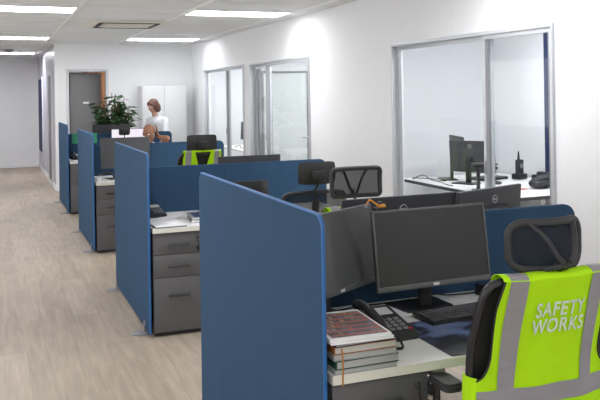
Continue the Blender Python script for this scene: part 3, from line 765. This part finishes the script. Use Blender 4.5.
    MB().tube([(0,yb(0,top-.04)+.004,top-.05),(0,yb(0,top)+.006,top),(0,yb(0,top)+.004,top+.026),(0,yh-.018,head_z-hh+.01),(0,yh-.022,head_z-hh+.035)], (.007,.014), smooth=1).build('headrest_post', 'black', o)
    return o, yb, hw

NC = (1.565, 2.255, 0)
ch, yb, hw = chair('black mesh office chair wearing the lettered lime vest at the near desk', NC, R(0), head_z=1.154, back_top=1.058, style='dense', arm=(.205,-.085,.045,.04), hht=.070, hwid=.129, dz=.0, head_rz=0)
chair('black mesh office chair behind the near divider, its see-through headrest toward the wall', (1.868, 3.68, 0), pi+R(0), head_z=1.127, back_top=.96, hwid=.147, curv=.8, rad=.022, prot=.2)
chair('black office chair with padded headrest at the second row, back to the camera', (2.02, 5.22, 0), R(0), style='solid', head_z=1.088, back_top=.955)
chair('black leather office chair wearing the open vest, third row', (1.965, 8.12, 0), 0, style='leather', head_z=1.14, back_top=1.03, hwid=.155, hht=.083)
chair('black office chair with rounded headrest before the lit far screen', (1.66, 11.20, 0), 0, style='solid', head_z=1.17, back_top=1.0, hwid=.075, hht=.075)
chair('black office chair the man sits on, mostly hidden by the dividers', (1.83, 10.23, 0), pi, style='mesh', head_z=.96, back_top=.90, dz=-.06)

# ------------------------------------------------------------------ hi-vis vests
def vest(label, loc, rz, yb, top=1.062, bot=.600, text=True, vgap=False, group=None, hwid=.262):
    o = thing('safety_vest', label, 'safety vest', loc, rz, group)
    def wr(x, z): return .004*sin(x*38+z*9)+.003*sin(z*31+x*14)*(1.2-z)
    def xl(z):     # half width of the cloth behind: armhole cut
        zb = .760
        if z >= .84: return .200 - .012*max(0,(z-.98)/.08)
        if z >= zb: return .200+.038*(1-math.sqrt(max(0,1-((.84-z)/(.84-zb))**2)))
        return .238+.004*(zb-z)/.1
    off = .034
    def back(x, z, d=0): return Vector((x, yb(x, min(z,top)) - off - d + wr(x,z), z))
    zs = [bot+(top-bot)*k/40 for k in range(41)]
    def f(u, v):
        z = bot+(top-bot)*v; return back((2*u-1)*xl(z), z)
    def over(u, v):   # over the top of the chair back and down the other side
        x = (2*u-1)*.192; a = v
        if a < .3:
            q = a/.3*pi; p = back(x, top); return Vector((x, p.y+.030*(1-cos(q)), top+.016*sin(q)))
        p = back(x, top); z = top-(a-.3)/.7*.40; xx = (2*u-1)*(.192+.035*min(1,(a-.3)/.7*1.5)**2)
        return Vector((xx, yb(xx, z)+.030+wr(xx,z), z))
    if not vgap:
        MB().grid(f, 40, 60, .002).build('back_cloth', 'lime', o)
        MB().grid(over, 24, 30, .002).build('front_cloth', 'lime', o)
    else:
        for s in (-1,1):
            def g(u, v):
                z = bot+(top-bot)*v; xi = .025+.055*max(0,(z-(top-.20))/.20); return back(s*(xi+(xl(z)-xi)*u), z)
            MB().grid(g, 20, 40, .002).build('front_cloth', 'lime', o)
        MB().grid(over, 24, 30, .002).build('back_cloth', 'lime', o)
    for s in (-1,1):
        def st(u, v):
            z = .725+(top-.725)*v; return back(s*(.118+.055*u), z, .0028)
        MB().grid(st, 6, 40, .0008).build('reflective_stripe', 'reflective', o)
        def st2(u, v): 
            p = over(.5+s*(.118+.055*u)/.192/2, v*.45); return p+Vector((0,.0 if v < .12 else .003,.003 if v < .3 else 0))
        MB().grid(st2, 6, 16, .0008).build('reflective_stripe', 'reflective', o)
        MB().tube([back(s*(xl(z)+.001), z, .001) for z in [.757+(top-.757)*k/40 for k in range(41)]], .0032, seg=6, smooth=0).build('armhole_piping', 'black', o)
    MB().grid(lambda u,v: back((2*u-1)*.237, .668+.058*v, .0028), 40, 6, .0008).build('reflective_band', 'reflective', o) if not vgap else None
    # sides joining front and back below the armholes
    for s in (-1,1):
        def sd(u, v):
            z = bot+(.765-bot)*v; p = back(s*.237, z); q = Vector((s*.240, yb(.240,z)+.034, z)); m_ = p.lerp(q, u); m_.x += s*.012*sin(pi*u); return m_
        MB().grid(sd, 8, 12, .002).build('side_cloth', 'lime', o)
    if text:
        for (t_, z0) in (('SAFETY', .946), ('WORKS', .893)):
            def wp(c, z0=z0):
                p = back(c.x*.80+.012, z0+c.y, .0034+c.z); return p
            text_mesh('lettering', t_, .063, 'lettering', o, None, .0004, warp=wp, spacing=1.10, bold=.0012)
    return o
vest('lime safety vest reading SAFETY WORKS, draped on the near chair', NC, 0, yb, top=1.066)
vest('lime open-fronted safety vest on the black leather chair of the third row', (1.965, 8.12, 0), 0, yb, top=1.052, text=False, vgap=True)
vest('lime safety vest hidden mostly behind monitors, on the chair past the near divider', (1.868, 3.68, 0), pi, yb, top=.985, text=False)

# ------------------------------------------------------------------ people
def remeshed(mb, name, material, parent, vox=.008, sm=4):
    o = mb.build(name+'_raw', material, None, smooth=False)
    r = o.modifiers.new('r','REMESH'); r.mode = 'VOXEL'; r.voxel_size = vox
    s = o.modifiers.new('s','SMOOTH'); s.iterations = sm; s.factor = .5
    dg = bpy.context.evaluated_depsgraph_get(); me = bpy.data.meshes.new_from_object(o.evaluated_get(dg)); me.name = name
    bpy.data.objects.remove(o)
    me.shade_smooth()
    n = bpy.data.objects.new(name, me); COL.objects.link(n); n.parent = parent
    return n
def hand(mb, wrist, d, palm_n, side, s=1.0, curl=.5):
    """wrist point, d = direction of the hand, palm_n = palm normal, side = +1/-1 where the thumb leaves"""
    d = Vector(d).normalized(); n = Vector(palm_n); n = (n-d*n.dot(d)).normalized(); x = d.cross(n)*side
    w = Vector(wrist)
    for k in (-.5,-.17,.17,.5): mb.cap(w+d*.01+x*k*.035*s, w+d*.085*s+x*k*.060*s, .014*s, .011*s)
    for k, L in ((.5,.072),(.17,.080),(-.17,.074),(-.5,.058)):
        p = w+d*.088*s+x*k*.064*s; dd = d
        for j, f in enumerate((.45,.32,.23)):
            dd = (dd+n*curl*.45).normalized(); q = p+dd*L*f*s; mb.cap(p, q, (.0092-.001*j)*s, (.0085-.001*j)*s); p = q
    p = w+d*.02*s+x*.024*s; td = (d*.6+x*.75+n*.15).normalized()
    q = p+td*.042*s; mb.cap(p, q, .013*s, .0105*s); td = (td+d*.5+n*.2).normalized(); mb.cap(q, q+td*.034*s, .0105*s, .0085*s)
def head(mb, c, yaw, pitch, s=1.0):
    """c = centre of skull; returns transform; face looks along local -Y"""
    T = Matrix.Translation(Vector(c)) @ Matrix.Rotation(yaw,4,'Z') @ Matrix.Rotation(pitch,4,'X') @ Matrix.Scale(s,4)
    t = MB()
    t.ball((0,.012,.028), (.075,.093,.082), 24); t.ball((0,-.018,-.028), (.062,.070,.078), 24); t.ball((0,-.045,-.078), (.034,.032,.028), 16)
    t.cap((0,-.086,.012),(0,-.104,-.026),.010,.014); t.ball((0,-.082,-.058),(.024,.014,.006),12); t.ball((0,-.084,-.069),(.022,.013,.007),12)
    for sx in (-1,1):
        t.ball((sx*.076,.008,-.012),(.010,.020,.033),12); t.ball((sx*.038,-.066,-.028),(.024,.02,.02),12)
        t.cap((sx*.012,-.083,.030),(sx*.045,-.072,.030),.008,.007)
    mb._add(t.bm, T)
    return T
def face_bits(T, parent, brow):
    for sx in (-1,1):
        e = MB().ball((sx*.031,-.076,.006),(.013,.010,.008),12).xf(T).build('eye', 'paper', parent)
        MB().ball((sx*.031,-.0845,.005),(.005,.004,.005),10).xf(T).build('iris', 'black', e)
        MB().cap((sx*.014,-.089,.028),(sx*.046,-.077,.028),.004,.003).xf(T).build('eyebrow', brow, parent)

# seated man, third row, facing the camera side, head bowed, left hand at his ear
mx, my = 1.83, 10.10
pr = thing('person', 'bald man in white shirt seated behind the third row, hand to his ear', 'person', (mx, my, 0), 0)
b = MB(); HC = (.0, -.13, 1.158)
T = head(b, HC, R(8), R(16), .98)
b.cap((0,-.095,1.08),(0,-.01,.98),.052,.062)
b.cap((-.15,.02,.93),(.15,.02,.93),.055,.055).cap((0,.02,.90),(0,.12,.58),.145,.13).cap((-.08,.03,.88),(-.07,.11,.60),.11,.10).cap((.08,.03,.88),(.07,.11,.60),.11,.10)
b.cap((-.08,.11,.56),(.08,.11,.56),.125,.125)
for s in (-1,1):
    b.cap((s*.09,.08,.56),(s*.11,-.34,.53),.078,.058).cap((s*.11,-.34,.52),(s*.12,-.27,.11),.055,.038).cap((s*.12,-.26,.06),(s*.13,-.42,.035),.035,.028)
# his left arm (image right) raised, elbow out, hand at ear
sh, el, wr_ = Vector((.17,.02,.95)), Vector((.205,-.21,1.085)), Vector((.108,-.135,1.105))
b.cap(sh, el, .050, .040); b.cap(el, wr_, .038, .026)
hand(b, wr_, (-.10,.05,.9), (-1,.1,0), 1, .95, .25)
# his right arm resting on the desk
sh2, el2, wr2 = Vector((-.17,.02,.93)), Vector((-.24,-.14,.80)), Vector((-.12,-.36,.775))
b.cap(sh2, el2, .050, .040); b.cap(el2, wr2, .038, .026); hand(b, wr2, (.25,-.9,-.05), (0,0,-1), 1, .95, .3)
body = remeshed(b, 'body', 'skin_tan', pr, .0075)
face_bits(T, body, 'stubble')
c = MB()
c.cap((-.155,.02,.93),(.155,.02,.93),.068,.068).cap((0,.02,.90),(0,.12,.58),.158,.143).cap((-.08,.03,.88),(-.07,.11,.60),.123,.113).cap((.08,.03,.88),(.07,.11,.60),.123,.113)
c.cap(sh, sh.lerp(el,.55), .062, .056); c.cap(sh2, sh2.lerp(el2,.7), .062, .054); c.cap((0,-.03,.99),(0,.0,.95),.075,.09)
remeshed(c, 'shirt', 'shirt', pr, .009)
t = MB().cap((-.08,.11,.56),(.08,.11,.56),.137,.137)
for s in (-1,1): t.cap((s*.09,.08,.56),(s*.11,-.34,.53),.090,.070).cap((s*.11,-.34,.52),(s*.12,-.275,.12),.067,.052)
remeshed(t, 'trousers', 'trousers', pr, .010)
for s in (-1,1): remeshed(MB().cap((s*.12,-.26,.045),(s*.13,-.44,.035),.045,.035), 'shoe', 'black', pr, .008)

# standing woman, auburn bob, white shirt, facing left and looking down
wx, wy = 2.53, 13.22
pr = thing('person', 'woman with auburn bob and white shirt standing by the white cupboard, looking down', 'person', (wx, wy, 0), 0)
b = MB(); lean = -.045
HC = (-.045, -.04, 1.452)
yaw = -R(62)    # face turned towards -X and a little to the camera
T = head(b, HC, yaw, R(24), .93)
b.cap((-.035,-.02,1.385),(.01,.0,1.27),.045,.055)
TW = Matrix.Rotation(yaw*.75,4,'Z')
def W(x, y, z): v = TW @ Vector((x,y,0)); return Vector((v.x+.03+(1.2-z)*.05, v.y, z))
b.cap(W(-.13,.0,1.22), W(.13,.0,1.22), .050,.050).cap(W(0,0,1.18), W(0,.02,.98), .115,.10).cap(W(-.05,0,1.17), W(-.045,.02,.96), .095,.085).cap(W(.05,0,1.17), W(.045,.02,.96), .095,.085)
b.cap(W(-.07,.02,.88), W(.07,.02,.88), .115,.115).cap(W(0,.02,.98), W(0,.02,.88), .10,.12)
for s in (-1,1):
    b.cap(W(s*.085,.02,.86), W(s*.085,0,.48), .082,.055).cap(W(s*.085,0,.48), W(s*.085,.03,.10), .052,.034).cap(W(s*.085,.03,.05), W(s*.09,-.13,.03), .032,.024)
arms = []
for s in (-1,1):
    a0, a1, a2 = W(s*.165,.0,1.21), W(s*.20,-.07,.99), W(s*.12,-.27,.93)
    b.cap(a0, a1, .040,.034); b.cap(a1, a2, .032,.022); arms.append((a0,a1,a2))
    hand(b, a2, (a2-a1), (0,0,-1), -s, .88, .4)
body = remeshed(b, 'body', 'skin_fair', pr, .0075)
face_bits(T, body, 'hair')
h = MB()
h.ball((0,.024,.045),(.092,.100,.084),24).ball((0,.064,-.03),(.094,.066,.098),24)
for s in (-1,1): h.ball((s*.070,.028,-.032),(.036,.076,.100),16).cap((s*.018,-.055,.092),(s*.066,-.042,.040),.022,.018)
for s in (-1,1): h.ball((s*.058,.045,-.080),(.034,.056,.055),16)
h.xf(T)
remeshed(h, 'hair', 'hair', pr, .007, 3)
c = MB()
c.cap(W(-.135,.0,1.215), W(.135,.0,1.215), .062,.062).cap(W(0,0,1.18), W(0,.02,.92), .130,.122).cap(W(-.055,0,1.17), W(-.055,.02,.90), .108,.105).cap(W(.055,0,1.17), W(.055,.02,.90), .108,.105).cap(W(0,.01,1.285),W(0,0,1.25),.062,.075)
for (a0,a1,a2) in arms: c.cap(a0, a1, .056,.050); c.cap(a1, a1.lerp(a2,.6), .048,.040)
remeshed(c, 'shirt', 'shirt', pr, .009)
t = MB().cap(W(-.07,.02,.88), W(.07,.02,.88), .124,.124)
for s in (-1,1): t.cap(W(s*.085,.02,.86), W(s*.085,0,.48), .092,.066).cap(W(s*.085,0,.48), W(s*.085,.03,.09), .064,.056)
remeshed(t, 'trousers', 'trousers', pr, .010)
for s in (-1,1): remeshed(MB().cap(W(s*.085,.03,.042), W(s*.09,-.13,.030), .040,.030), 'shoe', 'black', pr, .008)

# ------------------------------------------------------------------ white cupboard and plant at the back
o = thing('tall_cupboard', 'tall white cupboard against the back wall behind the standing woman', 'cupboard', (2.825, 13.88, 0))
MB().box(-.39,.39,.02,.44,.05,1.80,.003).box(-.37,.37,.04,.43,0,.05).build('carcass', 'cupboard', o)
for s in (-1,1):
    d_ = MB().box(min(s*.001,s*.39), max(s*.001,s*.39), 0,.019,.055,1.795,.003).build('door', 'cupboard', o)
    MB().cyl((s*.03,-.022,.95),(s*.03,-.022,1.08),.004).cyl((s*.03,-.022,.96),(s*.03,.001,.96),.003).cyl((s*.03,-.022,1.07),(s*.03,.001,1.07),.003).build('handle', 'chrome', d_)
o = thing('potted_plant', 'bushy green potted plant in front of the grey door', 'plant', (1.87, 13.32, 0)); o.scale = (1.22,1.15,1.02)
MB().lathe([(.12,0),(.13,0),(.17,.36),(.18,.38),(.165,.38),(.155,.345)]).build('pot', 'pot', o)
MB().lathe([(.155,.33),(.08,.35),(.01,.355)]).build('soil', 'soil', o)
tr = MB(); lv = bmesh.new()
rnd = random.Random(7)
def leaf(p, d, L, W_):
    d = d.normalized(); side = d.cross(Vector((0,0,1)))
    if side.length < .1: side = Vector((1,0,0))
    side.normalize(); n = side.cross(d)
    side = (side*cos(.5)+n*sin(rnd.uniform(-.8,.8))).normalized(); n = side.cross(d)
    rows = [(0,.05),(.25,.8),(.5,1),(.78,.65),(1,.04)]
    prev = None
    for t_, w_ in rows:
        c_ = p+d*L*t_+Vector((0,0,-1))*L*.25*t_*t_
        cur = [lv.verts.new(c_-side*W_*w_/2+n*.004*w_), lv.verts.new(c_-n*.003*w_), lv.verts.new(c_+side*W_*w_/2+n*.004*w_)]
        if prev:
            for k in range(2): lv.faces.new((prev[k],prev[k+1],cur[k+1],cur[k]))
        prev = cur
for i in range(40):
    a = rnd.uniform(0,2*pi); rad = rnd.uniform(.06,.37) if i > 5 else .05; zt = 1.735-rad*.62-rnd.uniform(0,.34)
    base = Vector((.03*cos(a),.03*sin(a),.35)); mid = Vector((.06*cos(a),.06*sin(a),.95)); tip = Vector((rad*cos(a),rad*sin(a)*.8,zt))
    tr.tube([base,mid,mid.lerp(tip,.5)+Vector((0,0,.05)),tip], .005, seg=5, smooth=1)
    for j in range(14):
        q = rnd.uniform(.25,1); p = mid.lerp(tip,q)
        dr = Vector((cos(a)+rnd.uniform(-1.1,1.1), sin(a)+rnd.uniform(-1.1,1.1), rnd.uniform(-.5,.7)))
        leaf(p, dr, rnd.uniform(.08,.14), rnd.uniform(.035,.055))
tr.build('stem', 'stem', o)
bmesh.ops.solidify(lv, geom=lv.faces[:], thickness=.0012)
MB()._add(lv).build('foliage', 'leaf', o)

# ------------------------------------------------------------------ nearest glazed office
o = desk(3.93, 5.12, 5.48, 7.28, 'white desk inside the nearest glazed office', edge='dark_grey')
monitor('dark monitor seen from behind in the nearest office, badge on its rear', (4.36, 6.60, 0), R(115), w=.50, h=.31, zb=.83, tilt=R(5))
monitor('thin side-on dark monitor beside the other one in the nearest office', (4.42, 6.93, 0), R(73), w=.50, h=.34, zb=.83, tilt=R(5), logo=False)
o = thing('laptop_dock', 'black low stand with a post on the nearest office desk, before the monitors', 'dock', (4.06, 6.07, DTOP), R(-20)); o.scale=(1,1,.95)
MB().box(-.015,.015,-.015,.015,0,.20,.003).box(-.05,.05,-.05,.05,0,.008,.003).build('post', 'black', o)
MB().box(-.05,.16,-.07,.07,.20,.225,.004).box(-.05,.16,-.07,.07,.24,.255,.004).box(.10,.12,-.05,.05,.225,.24).build('tray', 'black', o)
o = thing('two_way_radio', 'black radio with stubby aerial standing in its charger in the nearest office', 'radio', (4.93, 6.64, DTOP), R(20)); o.scale = (1.25,1.25,1.15)
MB().box(-.05,.05,-.045,.045,0,.05,.01).build('charger', 'black', o); MB().box(-.033,.033,-.02,.02,.03,.17,.006).build('body', 'black_matte', o)
MB().cyl((-.012,0,.17),(-.012,0,.245),.011,.005).build('aerial', 'black', o); MB().box(-.02,.02,-.0215,-.0195,.10,.135).build('display', 'mid_grey', o)
o = thing('laptop', 'flat closed black laptop on the nearest office desk by the radio', 'laptop', (4.66, 6.78, DTOP), R(12))
MB().box(-.18,.16,-.11,.11,0,.018,.004).build('base', 'black', o); MB().box(-.18,.16,-.11,.11,.0185,.026,.003).build('lid', 'dark_grey', o)
o = thing('computer_mouse', 'small black mouse beside the closed laptop', 'mouse', (4.46, 6.36, DTOP), R(30))
MB().ball((0,0,.017),(.032,.055,.017)).build('body', 'black', o)
for i, (x, y, rz, l) in enumerate(((4.24,6.10,R(20),'white papers fanned behind the glazing, nearest the mullion'),(4.62,6.28,R(-15),'white papers beside the red card in the nearest office'))):
    sheet(l, (x, y, DTOP+.0005), rz, .30, .24, .003)
o = sheet('small red card on the nearest office desk', (4.42,5.93,DTOP+.002), R(20), .14, .07, .002, name='red_card', cat='card', m='red')
# shoulder bag
o = thing('shoulder_bag', 'black soft bag slumped on the nearest office desk beneath the radio end', 'bag', (4.66, 5.93, DTOP), R(10)); o.scale = (.85,.9,.85)
remeshed(MB().ball((0,0,.068),(.17,.10,.065)).ball((.05,.02,.085),(.11,.09,.06)).ball((-.1,0,.055),(.08,.09,.050)), 'body', 'black_matte', o, .012)
MB().tube([(-.17,0,.05),(-.12,-.06,.11),(.0,-.09,.125),(.13,-.05,.09),(.17,0,.05)], .008, smooth=2).build('strap', 'black', o)
o = thing('desk_tidy', 'low black desk tidy against the wall of the nearest office', 'desk tidy', (5.06, 6.40, DTOP), R(90))
MB().box(-.16,.16,-.05,.05,0,.05,.01).build('tray', 'black', o); MB().box(-.12,.10,-.035,.04,.05,.085,.015).build('contents', 'black_matte', o)
tag(MB().tube([(3.97,7.10,.737),(4.02,6.98,.80),(4.06,6.90,.74),(4.08,6.7,.737),(4.02,6.6,.737),(4.0,6.4,.737)], .004, smooth=2).build('cable', 'black'), 'black cable looped over the nearest office desk', 'cable')
tag(MB().tube([(4.02,7.20,.737),(4.10,7.14,.737),(4.16,6.98,.737),(4.14,6.86,.737),(4.16,6.78,.737)], .004, smooth=2).build('cable', 'black'), 'black cable trailing flat along the nearest office desk', 'cable')
tag(MB().box(5.125, 5.149, 5.3, 6.49, .80, 2.35, .004).build('wall_pinboard', 'navy'), 'tall navy pinboard on the wall of the nearest office', 'pinboard')

# middle office: glass-fronted cabinet
o = thing('display_cabinet', 'tall pale cabinet with frosted glass doors inside the middle office', 'cabinet', (3.90, 10.62, 0))
MB().box(-.355,.355,.03,.29,0,1.99,.003).build('carcass', 'light_grey', o)
for (a, b_) in ((-.355,-.235), (-.23,.355)):
    f_ = MB().box(a, a+.03, 0, .025, .03, 1.95, .002).box(b_-.03, b_, 0, .025, .03, 1.95, .002).box(a+.03, b_-.03, 0, .025, .03, .07, .002).box(a+.03, b_-.03, 0, .025, 1.92, 1.95, .002).build('door_frame', 'mid_grey', o)
    MB().box(a+.03, b_-.03, .012, .018, .07, 1.92).build('glass', 'frosted', f_, smooth=False)
MB().cyl((.335,-.04,1.0),(.335,0,1.0),.007).cyl((.335,-.04,1.0),(.23,-.04,1.0),.008).build('handle', 'chrome', o)

# farthest office: desk, monitor, cables
desk(3.70, 4.70, 12.0, 13.5, 'white desk inside the farthest glazed office')
monitor('dark monitor standing edge-on in the farthest glazed office', (3.98, 12.72, 0), R(-78), w=.48, h=.30, zb=.86, tilt=R(3), logo=False)
tag(MB().tube([(3.80,12.9,.737),(3.88,12.75,.78),(3.80,12.6,.737),(3.9,12.4,.737),(3.98,12.3,.737)], .006, smooth=2).build('cable', 'black'), 'black cable on the desk of the farthest glazed office', 'cable')

# tidy helper: low screen of row two gets a simple foot
# ------------------------------------------------------------------ camera
f_px = 792.96; yaw = .370; roll = -.015
Rv = Vector((cos(yaw), -sin(yaw), 0)); Uv = Vector((0,0,1)); Dv = Vector((sin(yaw), cos(yaw), 0))
cr, sr = cos(roll), sin(roll)
cx = Rv*cr + Uv*sr; cy = Uv*cr - Rv*sr; cz = -Dv
cd = bpy.data.cameras.new('camera'); cam = bpy.data.objects.new('camera', cd); COL.objects.link(cam)
mw = Matrix((cx, cy, cz)).transposed().to_4x4(); mw.translation = Vector((0,0,1.62)); cam.matrix_world = mw
cd.sensor_width = 36; cd.lens = f_px/600*36; cd.shift_y = -106.18/600; cd.clip_start = .05; cd.clip_end = 100
SC.camera = cam
# ------------------------------------------------------------------ world and view
wd = bpy.data.worlds.new('world'); SC.world = wd; wd.use_nodes = True
wd.node_tree.nodes['Background'].inputs[0].default_value = (.90,.89,.88,1); wd.node_tree.nodes['Background'].inputs[1].default_value = 2.5
SC.view_settings.view_transform = 'Standard'; SC.view_settings.look = 'None'; SC.view_settings.gamma = 1; SC.view_settings.use_curve_mapping = False
SC.view_settings.exposure = .87
SC.cycles.max_bounces = 10; SC.cycles.diffuse_bounces = 6; SC.cycles.transparent_max_bounces = 12
SC.cycles.sample_clamp_indirect = 4
SC.cycles.use_denoising = True
# repeats share a group
GR = {'office_chair':'office chairs at the desks', 'partition_screen':'blue screens along the aisle', 'desk_divider':'blue dividers between facing desks',
      'office_desk':'white office desks', 'drawer_pedestal':'charcoal drawer pedestals', 'computer_monitor':'computer monitors on the desks',
      'book':'books stacked on the near desk', 'desk_phone':'black desk phones', 'computer_keyboard':'black computer keyboards',
      'safety_vest':'lime safety vests on chair backs', 'magazine':'magazines on the desks', 'paper_sheet':'white paper sheets on the desks', 'cable':'black cables on the office desks'}
for o in bpy.data.objects:
    k = o.name.split('.')[0]
    if 'category' in o and k in GR and 'group' not in o: o['group'] = GR[k]
